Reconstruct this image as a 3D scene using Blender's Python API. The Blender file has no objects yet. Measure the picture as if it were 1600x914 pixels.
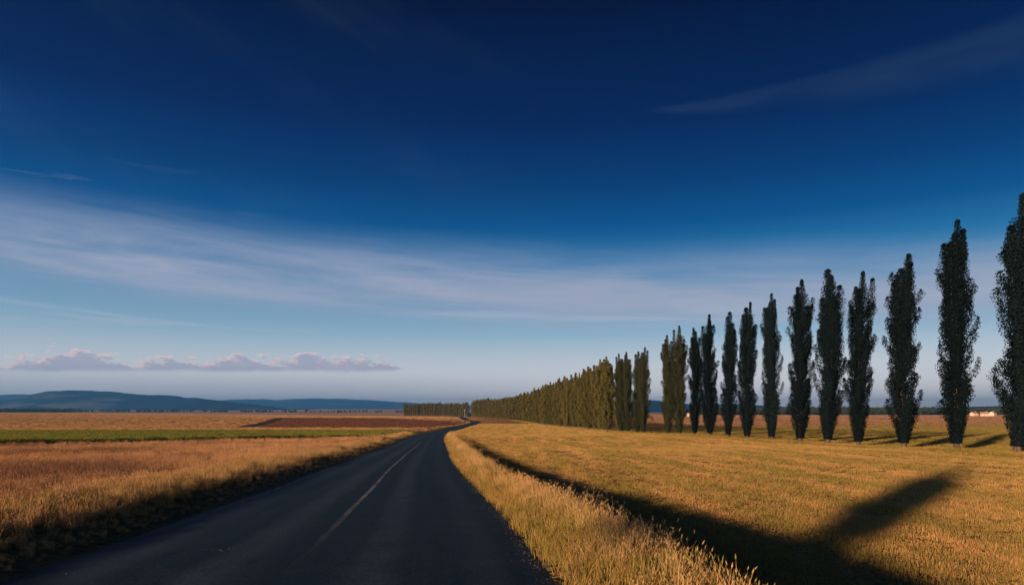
import bpy, math, random
import numpy as np
from mathutils import Vector, noise as mnoise

R = math.radians
S = bpy.context.scene
COL = S.collection
CZ = 1.9                      # eye height above the road; the road surface under the camera is z = 0
SUN_EL, SUN_AZ = 9.5, 38.0    # the sun stands behind the camera to the left

# ------------------------------------------------------------------ camera, view
cam = bpy.data.objects.new('camera', bpy.data.cameras.new('camera'))
COL.objects.link(cam); S.camera = cam
cam.location = (0, 0, CZ)
cam.rotation_euler = (R(90), 0, 0)
cam.data.lens = 24; cam.data.sensor_width = 36
cam.data.shift_y = 0.1163
cam.data.clip_start = 0.1; cam.data.clip_end = 60000
S.view_settings.view_transform = 'Standard'
S.view_settings.look = 'None'
S.view_settings.gamma = 1
S.view_settings.exposure = 1.0

# ------------------------------------------------------------------ node helpers
class NB:
    def __init__(s, nt): s.nt = nt; s.L = nt.links
    def n(s, t, **k):
        x = s.nt.nodes.new(t)
        for a, b in k.items(): setattr(x, a, b)
        return x
    def put(s, sock, v):
        if v is None: return
        if isinstance(v, bpy.types.NodeSocket): s.L.new(v, sock)
        else:
            if sock.type == 'RGBA' and len(v) == 3: v = (*v, 1)
            sock.default_value = v
    def m(s, op, a, b=None, c=None, clamp=False):
        x = s.n('ShaderNodeMath', operation=op); x.use_clamp = clamp
        s.put(x.inputs[0], a); s.put(x.inputs[1], b); s.put(x.inputs[2], c)
        return x.outputs[0]
    def smooth(s, v, lo, hi, a=0.0, b=1.0, mode='SMOOTHSTEP'):
        x = s.n('ShaderNodeMapRange', interpolation_type=mode)
        s.put(x.inputs[0], v)
        for i, q in enumerate((lo, hi, a, b)): s.put(x.inputs[i+1], q)
        return x.outputs[0]
    def mix(s, f, a, b, mode='MIX'):
        x = s.n('ShaderNodeMix', data_type='RGBA', blend_type=mode)
        s.put(x.inputs[0], f); s.put(x.inputs[6], a); s.put(x.inputs[7], b)
        return x.outputs[2]
    def xyz(s, x, y, z):
        c = s.n('ShaderNodeCombineXYZ'); s.put(c.inputs[0], x); s.put(c.inputs[1], y); s.put(c.inputs[2], z)
        return c.outputs[0]
    def noise(s, v, scale=1.0, detail=4.0, rough=0.55, dist=0.0):
        x = s.n('ShaderNodeTexNoise')
        s.put(x.inputs['Vector'], v); x.inputs['Scale'].default_value = scale
        x.inputs['Detail'].default_value = detail; x.inputs['Roughness'].default_value = rough
        x.inputs['Distortion'].default_value = dist
        return x.outputs[0]
    def mapping(s, v, rot=(0, 0, 0), scl=(1, 1, 1)):
        x = s.n('ShaderNodeMapping'); s.put(x.inputs[0], v)
        x.inputs[2].default_value = rot; x.inputs[3].default_value = scl
        return x.outputs[0]
    def ramp(s, f, stops, interp='LINEAR'):
        x = s.n('ShaderNodeValToRGB'); cr = x.color_ramp; cr.interpolation = interp
        while len(cr.elements) < len(stops): cr.elements.new(0.5)
        for e, (p, c) in zip(cr.elements, stops):
            e.position = p; e.color = (*c, 1)
        s.put(x.inputs[0], f)
        return x.outputs[0]

def lin(c):
    return tuple(((v/255+.055)/1.055)**2.4 if v > 10 else v/255/12.92 for v in c)

# ------------------------------------------------------------------ sky (world) and sun
w = bpy.data.worlds.new('World'); S.world = w; w.use_nodes = True
nt = w.node_tree; b = NB(nt)
bg = nt.nodes['Background']
sk = b.n('ShaderNodeTexSky', sky_type='NISHITA'); sk.sun_disc = False
sk.sun_elevation = R(SUN_EL); sk.sun_rotation = R(180+SUN_AZ)
sk.air_density = 1.0; sk.dust_density = 0.5; sk.ozone_density = 3.0
bg.inputs[1].default_value = 0.1
tc = b.n('ShaderNodeTexCoord'); sp = b.n('ShaderNodeSeparateXYZ'); b.L.new(tc.outputs['Generated'], sp.inputs[0])
dx, dy, dz = sp.outputs
hor = b.m('SQRT', b.m('ADD', b.m('MULTIPLY', dx, dx), b.m('MULTIPLY', dy, dy)))
el = b.m('DIVIDE', dz, b.m('MAXIMUM', hor, 0.02))       # tangent of the elevation
az = b.m('ARCTAN2', dx, dy)                              # azimuth from straight ahead, to the right
# a polarised evening sky: deep navy overhead, paling to a dusty blue at the horizon
# (the colours are what the sky gives off; SKY_K converts them to the strength used)
SKY_K = 1.0/(0.1*2.0)
def skyc(c): return tuple(v*SKY_K*0.2 for v in lin(c))
base = b.ramp(b.m('MULTIPLY', b.m('MAXIMUM', el, 0.0), 1.0), [
    (0.000, skyc((252, 240, 236))), (0.030, skyc((236, 230, 230))), (0.065, skyc((206, 212, 218))),
    (0.110, skyc((150, 182, 204))), (0.165, skyc((100, 150, 186))), (0.215, skyc((40, 118, 170))),
    (0.270, skyc((6, 84, 144))), (0.330, skyc((2, 60, 118))), (0.420, skyc((1, 36, 90))),
    (0.600, skyc((0, 12, 54))), (1.000, skyc((1, 12, 46)))])
base = b.mix(1.0, base, (5, 5, 5), 'MULTIPLY')
# Nishita shapes the brightening round the sun (behind the camera), boosted past natural as added shadow fill; here it is taken relative to the anti-solar side
rel = b.mix(1.0, b.mix(1.0, sk.outputs[0], (5.2, 3.6, 2.9), 'DIVIDE'), (1, 1, 1), 'MIX')
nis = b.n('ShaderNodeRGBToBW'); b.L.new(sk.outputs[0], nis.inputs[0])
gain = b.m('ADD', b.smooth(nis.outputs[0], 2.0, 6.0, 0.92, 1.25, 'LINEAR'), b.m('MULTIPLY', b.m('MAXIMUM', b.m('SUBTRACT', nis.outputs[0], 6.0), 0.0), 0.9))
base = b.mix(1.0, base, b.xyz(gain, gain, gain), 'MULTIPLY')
# lighter veils high on the left
hv = b.noise(b.xyz(b.m('MULTIPLY', b.m('ADD', az, b.m('MULTIPLY', el, 0.9)), 5.0), b.m('MULTIPLY', b.m('SUBTRACT', el, b.m('MULTIPLY', az, -0.35)), 9.0), 3.3), 1.0, 5, 0.55)
hv = b.m('MULTIPLY', b.smooth(hv, 0.45, 0.8), b.smooth(el, 0.18, 0.34))
hv = b.m('MULTIPLY', hv, b.smooth(az, 0.15, -0.35))
sky = b.mix(b.m('MULTIPLY', hv, 0.045), base, tuple(v*SKY_K for v in lin((120, 150, 160))))
# broad milky cirrus band
warp = b.noise(b.xyz(b.m('MULTIPLY', az, 1.6), b.m('MULTIPLY', el, 3.0), 7.1), 1.0, 3, 0.5)
elc = b.m('ADD', el, b.m('MULTIPLY', b.m('SUBTRACT', warp, 0.5), 0.06))
elc = b.m('ADD', elc, b.m('MULTIPLY', az, 0.045))
band = b.m('MULTIPLY', b.smooth(elc, 0.115, 0.165), b.smooth(elc, 0.262, 0.165))
fil = b.noise(b.xyz(b.m('MULTIPLY', az, 3.0), b.m('MULTIPLY', b.m('ADD', el, b.m('MULTIPLY', az, 0.06)), 26.0), 1.7), 1.0, 7, 0.62, 0.4)
band = b.m('MULTIPLY', band, b.smooth(fil, 0.28, 0.64, 0.38, 1.0))
sky = b.mix(b.m('MULTIPLY', band, 0.92), sky, tuple(v*SKY_K for v in lin((168, 174, 196))))
# thin streaks beneath it
fil2 = b.noise(b.xyz(b.m('MULTIPLY', az, 2.2), b.m('MULTIPLY', b.m('ADD', el, b.m('MULTIPLY', az, 0.03)), 38.0), 9.4), 1.0, 6, 0.6, 0.6)
st = b.m('MULTIPLY', b.smooth(fil2, 0.50, 0.66), b.m('MULTIPLY', b.smooth(el, 0.085, 0.115), b.smooth(el, 0.17, 0.135)))
sky = b.mix(b.m('MULTIPLY', st, 0.55), sky, tuple(v*SKY_K for v in lin((176, 190, 206))))
# small torn wisps above the band, left
fil3 = b.noise(b.xyz(b.m('MULTIPLY', az, 7.0), b.m('MULTIPLY', el, 60.0), 4.4), 1.0, 6, 0.6, 0.5)
st3 = b.m('MULTIPLY', b.smooth(fil3, 0.56, 0.74), b.m('MULTIPLY', b.smooth(el, 0.215, 0.24), b.smooth(el, 0.33, 0.27)))
st3 = b.m('MULTIPLY', st3, b.smooth(az, -0.30, -0.52))
sky = b.mix(b.m('MULTIPLY', st3, 0.42), sky, tuple(v*SKY_K for v in lin((130, 150, 185))))
# long contrail-like cirrus, upper right
sm = b.m('SUBTRACT', az, 0.18)                                  # 0 at its left tip
cen = b.m('ADD', 0.430, b.m('ADD', b.m('MULTIPLY', sm, -0.02), b.m('MULTIPLY', b.m('MULTIPLY', sm, sm), 0.06)))
wid = b.m('ADD', 0.003, b.m('MULTIPLY', b.m('MAXIMUM', sm, 0), 0.075))
cn = b.noise(b.xyz(b.m('MULTIPLY', az, 9.0), b.m('MULTIPLY', el, 30.0), 2.2), 1.0, 6, 0.6)
dd = b.m('DIVIDE', b.m('SUBTRACT', b.m('ADD', el, b.m('MULTIPLY', b.m('SUBTRACT', cn, 0.5), 0.03)), cen), wid)
cm = b.m('MULTIPLY', b.smooth(dd, -1.3, 0.2), b.smooth(dd, 1.2, 0.5))
cm = b.m('MULTIPLY', cm, b.m('MULTIPLY', b.smooth(sm, 0.0, 0.06), b.smooth(az, 1.2, 0.8)))
sky = b.mix(b.m('MULTIPLY', cm, b.smooth(cn, 0.2, 0.8, 0.03, 0.085)), sky, tuple(v*SKY_K for v in lin((95, 130, 150))))
# low cumulus line on the left, flat based, lit from the left
def cumulus(azs, els, thr, k=1.0):
    e2 = b.m('MULTIPLY', els, b.m('ADD', 1.0, b.m('MULTIPLY', b.m('MULTIPLY', azs, azs), 0.55)))
    big = b.noise(b.xyz(b.m('MULTIPLY', azs, 11.0), 0.0, 5.2), 1.0, 2, 0.5)
    puf = b.noise(b.xyz(b.m('MULTIPLY', azs, 52.0), b.m('MULTIPLY', e2, 115.0), 8.8), 1.0, 6, 0.62)
    top = b.m('ADD', 0.0755, b.m('ADD', b.m('MULTIPLY', b.m('SUBTRACT', big, 0.42), 0.062), b.m('MULTIPLY', b.m('SUBTRACT', puf, 0.5), 0.078)))
    edge = b.m('MULTIPLY', b.smooth(azs, -0.12, -0.20), b.smooth(azs, -1.5, -1.2))
    top = b.m('SUBTRACT', top, b.m('MULTIPLY', b.m('SUBTRACT', 1.0, edge), 0.030))
    up = b.smooth(b.m('SUBTRACT', top, e2), 0.0, 0.0035)
    lo = b.smooth(b.m('ADD', e2, b.m('MULTIPLY', b.m('SUBTRACT', b.noise(b.xyz(b.m('MULTIPLY', azs, 16.0), b.m('MULTIPLY', e2, 30.0), 2.2), 1.0, 4), 0.5), 0.012)), 0.056, 0.064)
    return b.m('MULTIPLY', up, lo), b.m('SUBTRACT', top, e2), e2, puf
c0, d0, e2, puf = cumulus(az, el, 0)
c1, d1, _, _ = cumulus(b.m('SUBTRACT', az, 0.006), b.m('ADD', el, 0.0035), 0)
lit = b.smooth(b.m('SUBTRACT', d0, d1), -0.002, 0.010)
lit = b.m('MULTIPLY', lit, b.smooth(d0, 0.016, 0.002))
ccol = b.mix(lit, tuple(v*SKY_K for v in lin((178, 180, 198))), tuple(v*SKY_K for v in lin((244, 214, 212))))
sky = b.mix(b.m('MULTIPLY', c0, 0.95), sky, ccol)
# dusty violet layer under the cumulus
vl = b.m('MULTIPLY', b.smooth(el, 0.062, 0.030), b.smooth(az, 0.2, -0.3))
sky = b.mix(b.m('MULTIPLY', vl, 0.35), sky, tuple(v*SKY_K for v in lin((140, 152, 180))))
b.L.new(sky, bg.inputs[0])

dirv = Vector((math.sin(R(SUN_AZ))*math.cos(R(SUN_EL)), math.cos(R(SUN_AZ))*math.cos(R(SUN_EL)), -math.sin(R(SUN_EL))))
sl = bpy.data.lights.new('sun', 'SUN'); sl.energy = 4.8; sl.angle = R(1.7); sl.color = (1.0, 0.66, 0.38)
so = bpy.data.objects.new('sun', sl); COL.objects.link(so)
so.rotation_euler = dirv.to_track_quat('-Z', 'Y').to_euler()

# ------------------------------------------------------------------ object helpers
def tag(o, label=None, cat=None, group=None, kind=None):
    if label: o['label'] = label
    if cat: o['category'] = cat
    if group: o['group'] = group
    if kind: o['kind'] = kind
    return o

def npmesh(name, V, F, mats, smooth=False, attrs=None):
    """V (n,3); F (m,k) of one face size, or a list of such arrays"""
    me = bpy.data.meshes.new(name)
    Fs = F if isinstance(F, list) else [F]
    Fs = [np.asarray(f, dtype=np.int32) for f in Fs if len(f)]
    me.vertices.add(len(V)); me.vertices.foreach_set('co', np.asarray(V, dtype=np.float32).ravel())
    li = np.concatenate([f.ravel() for f in Fs])
    tot = np.concatenate([np.full(len(f), f.shape[1], np.int32) for f in Fs])
    st = np.concatenate([[0], np.cumsum(tot)[:-1]]).astype(np.int32)
    me.loops.add(len(li)); me.loops.foreach_set('vertex_index', li)
    me.polygons.add(len(tot)); me.polygons.foreach_set('loop_start', st)
    me.polygons.foreach_set('use_smooth', np.full(len(tot), smooth))
    if attrs:
        for k, v in attrs.items():
            a = me.attributes.new(k, 'FLOAT', 'POINT'); a.data.foreach_set('value', np.asarray(v, dtype=np.float32))
    me.update(calc_edges=True); me.validate()
    for m in (mats if isinstance(mats, (list, tuple)) else [mats]): me.materials.append(m)
    return me

def link(name, data, parent=None, loc=(0, 0, 0), rz=0.0, scl=None):
    o = bpy.data.objects.new(name, data); COL.objects.link(o)
    o.location = loc; o.rotation_euler = (0, 0, rz)
    if scl: o.scale = scl
    o.parent = parent
    return o

# ------------------------------------------------------------------ the lie of the land
def curve(pts):
    p = np.array(pts, float); xs, ys = p[:, 0], p[:, 1]
    h = np.diff(xs); d = np.diff(ys)/h
    m = np.zeros(len(xs)); m[0] = d[0]; m[-1] = d[-1]
    for i in range(1, len(xs)-1):
        if d[i-1]*d[i] > 0:
            w1, w2 = 2*h[i]+h[i-1], h[i]+2*h[i-1]
            m[i] = (w1+w2)/(w1/d[i-1]+w2/d[i])
    def f(x):
        x = np.clip(np.asarray(x, float), xs[0], xs[-1])
        i = np.clip(np.searchsorted(xs, x)-1, 0, len(xs)-2)
        t = (x-xs[i])/h[i]
        return ((2*t**3-3*t**2+1)*ys[i]+(t**3-2*t**2+t)*h[i]*m[i]+(-2*t**3+3*t**2)*ys[i+1]+(t**3-t**2)*h[i]*m[i+1])
    return f
# depth below the eye along the road, on the left fields and on the right fields, against distance ahead
B_ = curve([(-80, 1.9), (0, 1.86), (7.8, 1.88), (10, 1.94), (14, 2.06), (21, 2.31), (28, 2.52), (40, 2.88), (49, 3.07), (64, 3.42), (87, 3.87),
            (133, 4.63), (200, 5.8), (260, 6.2), (380, 7.5), (560, 8.8), (620, 8.3), (700, 9.6), (850, 9.6), (1000, 8.2), (20000, 8.2)])
L_ = curve([(-80, 1.66), (7.8, 1.68), (10, 1.74), (14, 1.86), (21, 2.07), (28, 2.28), (45, 2.74), (64, 3.15), (88, 3.6), (133, 4.25),
            (200, 5.15), (240, 5.55), (400, 6.2), (650, 6.3), (1000, 7.6), (1300, 9.8), (2500, 9.0), (3500, 7.0), (6000, -5), (9000, -30), (30000, -30)])
LL_ = curve([(0, 0), (250, 0), (650, -1.2), (1000, -4.6), (1300, -3.0), (2500, -6.5), (3500, -7), (6000, -9), (9000, -12), (30000, -12)])
R_ = curve([(-80, 3.2), (13, 3.25), (35, 3.45), (59, 3.74), (67, 3.87), (80, 4.25), (100, 4.6), (128, 4.75), (150, 5.15), (175, 5.75), (250, 6.6),
            (385, 7.6), (600, 8.0), (940, 7.4), (1200, 7.0), (1500, 7.4), (2500, 7.8), (4000, 4), (9000, -20), (30000, -20)])
xc = curve([(-80, 3.0), (-20, -0.4), (0, -1.95), (7.8, -2.59), (10, -2.81), (14, -3.31), (21, -4.21), (28, -5.14), (40, -6.58), (49, -7.55), (64, -9.1),
            (87, -11.6), (133, -16.1), (200, -20.6), (260, -21.6), (380, -24.2), (560, -30.0), (620, -34.5), (700, -44), (1000, -72), (1500, -120), (30000, -120)])
HW = 3.04
def sst(a, b_, v):
    t = np.clip((v-a)/(b_-a), 0, 1); return t*t*(3-2*t)
def H(x, y):
    x = np.asarray(x, float); y = np.asarray(y, float)
    u = x-xc(y); bb = B_(y)
    a = np.clip((-x/np.maximum(y, 20)-.1)/.55, 0, 1)
    ll = L_(y)+LL_(np.maximum(y, 0))*a
    ll = np.where(y > 1000, ll, ll)
    rr = R_(y)
    wl = 1.1+0.035*np.clip(y-25, 0, 900); wr = 2.3+0.03*np.clip(y-40, 0, 400)
    # left: small step, bank up to the field
    hl = bb+(ll-bb)*sst(HW+0.25, HW+0.25+wl, -u)
    hl = hl-0.02*sst(HW, HW+0.3, -u)
    # right: shoulder with a low crest, then the embankment down to the mown field
    cr = 0.12*sst(HW+0.1, HW+1.0, u)
    rw = sst(HW+1.1, HW+1.1+wr, u)
    hr = (bb-cr)*(1-rw)+rr*rw
    h = np.where(u < 0, hl, hr)
    h = np.where(np.abs(u) < HW, bb-0.05*(1-(u/HW)**2), h)
    off = np.clip((np.abs(u)-HW)/3, 0, 1)
    h = h-off*(0.035*np.sin(x*.9+.4*y)*np.sin(y*.61+1)+0.06*np.sin(x*.21+2)*np.sin(y*.17+.5))
    return CZ-h

# ------------------------------------------------------------------ materials for the ground
def newmat(name):
    m = bpy.data.materials.new(name); m.use_nodes = True
    nb = NB(m.node_tree); p = m.node_tree.nodes['Principled BSDF']
    p.inputs['Roughness'].default_value = 0.95
    p.inputs['Specular IOR Level'].default_value = 0.1
    geo = nb.n('ShaderNodeNewGeometry')
    return m, nb, p, geo.outputs['Position']
def setbump(nb, p, hgt, dist, strength=1.0):
    x = nb.n('ShaderNodeBump'); nb.put(x.inputs['Height'], hgt)
    x.inputs['Distance'].default_value = dist; x.inputs['Strength'].default_value = strength
    nb.L.new(x.outputs[0], p.inputs['Normal'])

def rough(nb, p, pos, k=1.3, sc=9.0):
    # standing stalks and clods too small to model: many small facets turned every way
    x = nb.n('ShaderNodeTexNoise'); nb.put(x.inputs['Vector'], pos); x.inputs['Scale'].default_value = sc; x.inputs['Detail'].default_value = 2
    v = nb.n('ShaderNodeVectorMath', operation='SUBTRACT'); nb.L.new(x.outputs['Color'], v.inputs[0]); v.inputs[1].default_value = (.5, .5, .5)
    q = nb.n('ShaderNodeVectorMath', operation='MULTIPLY'); nb.L.new(v.outputs[0], q.inputs[0]); q.inputs[1].default_value = (k*8, k*8, 0)
    g = nb.n('ShaderNodeNewGeometry')
    a = nb.n('ShaderNodeVectorMath', operation='ADD'); nb.L.new(g.outputs['Normal'], a.inputs[0]); nb.L.new(q.outputs[0], a.inputs[1])
    n_ = nb.n('ShaderNodeVectorMath', operation='NORMALIZE'); nb.L.new(a.outputs[0], n_.inputs[0])
    nb.L.new(n_.outputs[0], p.inputs['Normal'])
def field_mat(name, c1, c2, c3, rowdir=-6, row=0.8, fine=3.0, green=0.5, bump=0.05, k=1.0):
    m, nb, p, pos = newmat(name)
    rv = nb.mapping(pos, rot=(0, 0, R(-rowdir)), scl=(1, 0.045, 1))
    rows = nb.noise(rv, row, 5, 0.6)
    patch = nb.noise(nb.mapping(pos, rot=(0, 0, R(-rowdir)), scl=(1, 0.35, 1)), 0.07, 5, 0.6, 0.5)
    fn = nb.noise(pos, fine, 4, 0.7)
    c = nb.mix(nb.smooth(rows, 0.35, 0.66), c1, c2)
    c = nb.mix(nb.m('MULTIPLY', nb.smooth(patch, 0.60-0.25*green, 0.80-0.25*green), 0.8), c, c3)
    c = nb.mix(nb.smooth(fn, 0.3, 0.7), c, nb.mix(0.5, c, (0.03, 0.02, 0.01)))
    nb.L.new(c, p.inputs['Base Color'])
    rough(nb, p, pos, k)
    return m

M = {}
M['wheat'] = field_mat('wheat_ground', (0.40, 0.21, 0.11), (0.30, 0.15, 0.08), (0.20, 0.11, 0.06), row=0.5, green=0.5)
M['green'] = field_mat('green_ground', (0.19, 0.21, 0.04), (0.14, 0.175, 0.035), (0.28, 0.22, 0.055), row=0.25, green=0.3, k=.9)
M['gold'] = field_mat('gold_ground', (0.54, 0.31, 0.135), (0.48, 0.26, 0.11), (0.40, 0.21, 0.09), row=0.12, fine=0.6, green=0.4, k=1.6)
M['plough'] = field_mat('plough_ground', (0.26, 0.115, 0.075), (0.22, 0.095, 0.062), (0.30, 0.135, 0.085), row=0.3, fine=0.9, green=0.5, bump=0.2, k=.6)
M['mown'] = field_mat('mown_ground', (0.58, 0.32, 0.125), (0.50, 0.26, 0.095), (0.38, 0.23, 0.06), row=0.45, green=0.35, k=2.2)
M['pasture'] = field_mat('pasture_ground', (0.34, 0.25, 0.065), (0.42, 0.27, 0.095), (0.20, 0.19, 0.045), row=0.2, fine=1.2, green=0.6, k=1.2)
M['brown'] = field_mat('brown_ground', (0.34, 0.17, 0.11), (0.44, 0.24, 0.14), (0.28, 0.13, 0.09), rowdir=80, row=0.05, fine=0.5, green=0.5, k=.6)
M['verge'] = field_mat('verge_ground', (0.16, 0.12, 0.05), (0.22, 0.14, 0.06), (0.07, 0.08, 0.025), row=1.2, fine=6, green=0.6)

# asphalt: dark, worn, with paler wheel tracks and stone chips
m, nb, p, pos = newmat('asphalt'); M['road'] = m
at = nb.n('ShaderNodeAttribute', attribute_name='u').outputs['Fac']
yy = nb.n('ShaderNodeSeparateXYZ'); nb.L.new(pos, yy.inputs[0])
g1 = nb.noise(pos, 26, 6, 0.85); g2 = nb.noise(pos, 1.1, 5, 0.65); g3 = nb.noise(nb.xyz(nb.m('MULTIPLY', at, 2.2), nb.m('MULTIPLY', yy.outputs[1], 0.07), 0), 1, 4, 0.6)
col = nb.mix(nb.smooth(g3, 0.3, 0.7), (0.005, 0.015, 0.030), (0.012, 0.027, 0.046))
col = nb.mix(nb.m('MULTIPLY', nb.smooth(g2, 0.4, 0.75), 0.5), col, (0.026, 0.036, 0.050))
def band_(c, wd):
    return nb.smooth(nb.m('ABSOLUTE', nb.m('SUBTRACT', at, c)), wd, wd*0.2)
tr = nb.m('ADD', nb.m('ADD', band_(-2.35, .5), band_(-0.85, .45)), nb.m('ADD', band_(0.95, .45), nb.m('MULTIPLY', band_(2.3, .4), 0.5)))
col = nb.mix(nb.m('MULTIPLY', tr, nb.smooth(g2, 0.2, 0.7, 0.25, 0.6)), col, (0.042, 0.068, 0.100))
col = nb.mix(1.0, col, nb.ramp(g1, [(0.35, (0.35, 0.35, 0.35)), (0.5, (1, 1, 1)), (0.66, (2.2, 2.1, 2.0))]), 'MULTIPLY')
vo = nb.n('ShaderNodeTexVoronoi'); nb.put(vo.inputs['Vector'], pos); vo.inputs['Scale'].default_value = 20
chip = nb.m('MULTIPLY', nb.smooth(vo.outputs['Distance'], 0.16, 0.08), nb.m('GREATER_THAN', nb.noise(pos, 7.0, 2), 0.47))
chip = nb.m('MULTIPLY', chip, nb.m('GREATER_THAN', vo.outputs['Color'], 0.40))
col = nb.mix(nb.m('MULTIPLY', chip, 0.8), col, (0.16, 0.15, 0.145))
edge = nb.smooth(nb.m('ADD', nb.m('ABSOLUTE', at), nb.m('MULTIPLY', g2, 0.3)), 2.9, 3.25)
col = nb.mix(nb.m('MULTIPLY', edge, 0.5), col, (0.026, 0.032, 0.038))
nb.L.new(col, p.inputs['Base Color'])
p.inputs['Roughness'].default_value = 0.65; p.inputs['Specular IOR Level'].default_value = 0.07
setbump(nb, p, nb.m('ADD', nb.m('MULTIPLY', g1, 0.6), nb.m('MULTIPLY', g2, 2.0)), 0.006, 0.8)

# worn paint: asphalt shows through where it has gone
m, nb, p, pos = newmat('worn_paint'); M['paint'] = m
wv = nb.noise(pos, 1.3, 5, 0.7); wf = nb.noise(pos, 28, 4, 0.75)
keep = nb.smooth(nb.m('ADD', nb.m('MULTIPLY', wv, 1.0), nb.m('MULTIPLY', wf, 0.9)), 0.72, 1.02)
sy = nb.n('ShaderNodeSeparateXYZ'); nb.L.new(pos, sy.inputs[0])
keep = nb.m('MULTIPLY', keep, nb.smooth(sy.outputs[1], 8.5, 17.0, 0.04, 1.0))
p.inputs['Base Color'].default_value = (0.27, 0.31, 0.35, 1)
tp = nb.n('ShaderNodeBsdfTransparent'); mxp = nb.n('ShaderNodeMixShader'); nb.L.new(nb.m('MULTIPLY', keep, 0.62), mxp.inputs[0])
nb.L.new(tp.outputs[0], mxp.inputs[1]); nb.L.new(p.outputs[0], mxp.inputs[2]); nb.L.new(mxp.outputs[0], m.node_tree.nodes['Material Output'].inputs[0])
p.inputs['Roughness'].default_value = 0.65; p.inputs['Specular IOR Level'].default_value = 0.07

# far plain: parcels of stubble, soil and grass
m, nb, p, pos = newmat('plain_ground'); M['plain'] = m
v1 = nb.n('ShaderNodeTexVoronoi'); nb.put(v1.inputs['Vector'], nb.mapping(pos, rot=(0, 0, .3), scl=(1/900, 1/420, 0))); v1.inputs['Scale'].default_value = 1
sv = nb.n('ShaderNodeSeparateColor'); nb.L.new(v1.outputs['Color'], sv.inputs[0])
nb.L.new(nb.ramp(sv.outputs[0], [(0, (0.42, 0.26, 0.16)), (.3, (0.50, 0.33, 0.21)), (.5, (0.40, 0.21, 0.14)), (.7, (0.10, 0.12, 0.07)), (.8, (0.46, 0.30, 0.19)), (1, (0.34, 0.22, 0.15))], 'CONSTANT'), p.inputs['Base Color'])

# ------------------------------------------------------------------ the ground grid, cut into fields
ys = [-40.0]
while ys[-1] < 3.9: ys.append(ys[-1]+(0.8 if ys[-1] < -2 else 0.25))
while ys[-1] < 1500: ys.append(ys[-1]*1.0105+0.02)
ys = np.array(ys)
us = [0.0]
while us[-1] < 9.0: us.append(us[-1]+0.19)
us = [k*HW/16 for k in range(17)]
while us[-1] < 9.5: us.append(us[-1]+0.19)
while us[-1] < 1500: us.append(us[-1]*1.032)
us = np.array(us); us = np.concatenate([-us[:0:-1], us])
UU, YY = np.meshgrid(us, ys)
XX = xc(YY)+UU
ZZ = H(XX, YY)
GV = np.stack([XX.ravel(), YY.ravel(), ZZ.ravel()], 1); GU = UU.ravel()
ny, nx = UU.shape
ii = (np.arange(ny-1)[:, None]*nx+np.arange(nx-1)[None]).ravel()
GF = np.stack([ii, ii+1, ii+nx+1, ii+nx], 1)
fc = GV[GF].mean(1); fu = GU[GF].mean(1); fx, fy = fc[:, 0], fc[:, 1]

XR = curve([(-80, 50), (40, 44.0), (58.7, 42.6), (67, 43.4), (77, 43.9), (93, 43.0), (106, 40.3), (120, 38), (143, 35.1), (175, 32.8), (385, 18), (600, 3.4), (978, -55), (1500, -120)])
dl1 = 94+(fx+21)*1.62          # near edge of the dark ditch on the left
def region():
    r = np.full(len(GF), 'gold', dtype=object)
    left = fu < 0
    r[left & (fy < dl1)] = 'wheat'
    ditch_hi = dl1+np.clip(1.5+(-fx-21)*0.30, 1.5, 16)
    r[left & (fy >= ditch_hi) & (fy < 186+fx*0.02)] = 'green'
    rag = 3*np.sin(fx*.05)
    x0 = -94-(fy-240)*0.305    # its left edge
    r[left & (fy > 236+rag*.3) & (fy < 640) & (fx > x0) & (fx < -28-(fy-415)*.40) & (fu < -4.5-0.012*np.abs(fy-380)) & ~((fy < 415) & (fu > -5.5-(415-fy)*.02))] = 'plough'
    r[left & (np.abs(fx-x0) < 2+fy*.006) & (fy > 232) & (fy < 640)] = 'track'
    right = fu > 0
    r[right] = 'mown'
    past = right & (fx > XR(fy)-2.2)
    r[past] = 'pasture'
    r[past & (fy > 330+fx*.25) & (fy < 900)] = 'brown'
    r[past & (fy >= 900)] = 'gold2'
    r[(fu < 0) & (fu > -HW-1.9)] = 'vergeL'
    r[(fu > 0) & (fu < HW+1.6)] = 'vergeR'
    r[np.abs(fu) < HW] = 'road'
    return r
REG = region()
M['track'] = field_mat('track_ground', (0.05, 0.036, 0.026), (0.04, 0.032, 0.022), (0.05, 0.045, 0.02), k=.3)
GN = {'track': ('field_track', 'track'), 'wheat': ('wheat_field', 'wheat'), 'green': ('green_field', 'green'), 'gold': ('stubble_field', 'gold'), 'plough': ('ploughed_field', 'plough'),
      'mown': ('mown_field', 'mown'), 'pasture': ('pasture', 'pasture'), 'brown': ('brown_field', 'brown'), 'gold2': ('distant_stubble_field', 'gold'),
      'vergeL': ('roadside_bank', 'verge'), 'vergeR': ('roadside_embankment', 'verge'), 'road': ('road', 'road')}
for k, (nm, mk) in GN.items():
    f = GF[REG == k]
    if not len(f): continue
    uq, inv = np.unique(f, return_inverse=True)
    me = npmesh(nm, GV[uq], inv.reshape(f.shape), M[mk], True, {'u': GU[uq]})
    tag(link(nm, me), kind='structure')

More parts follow.
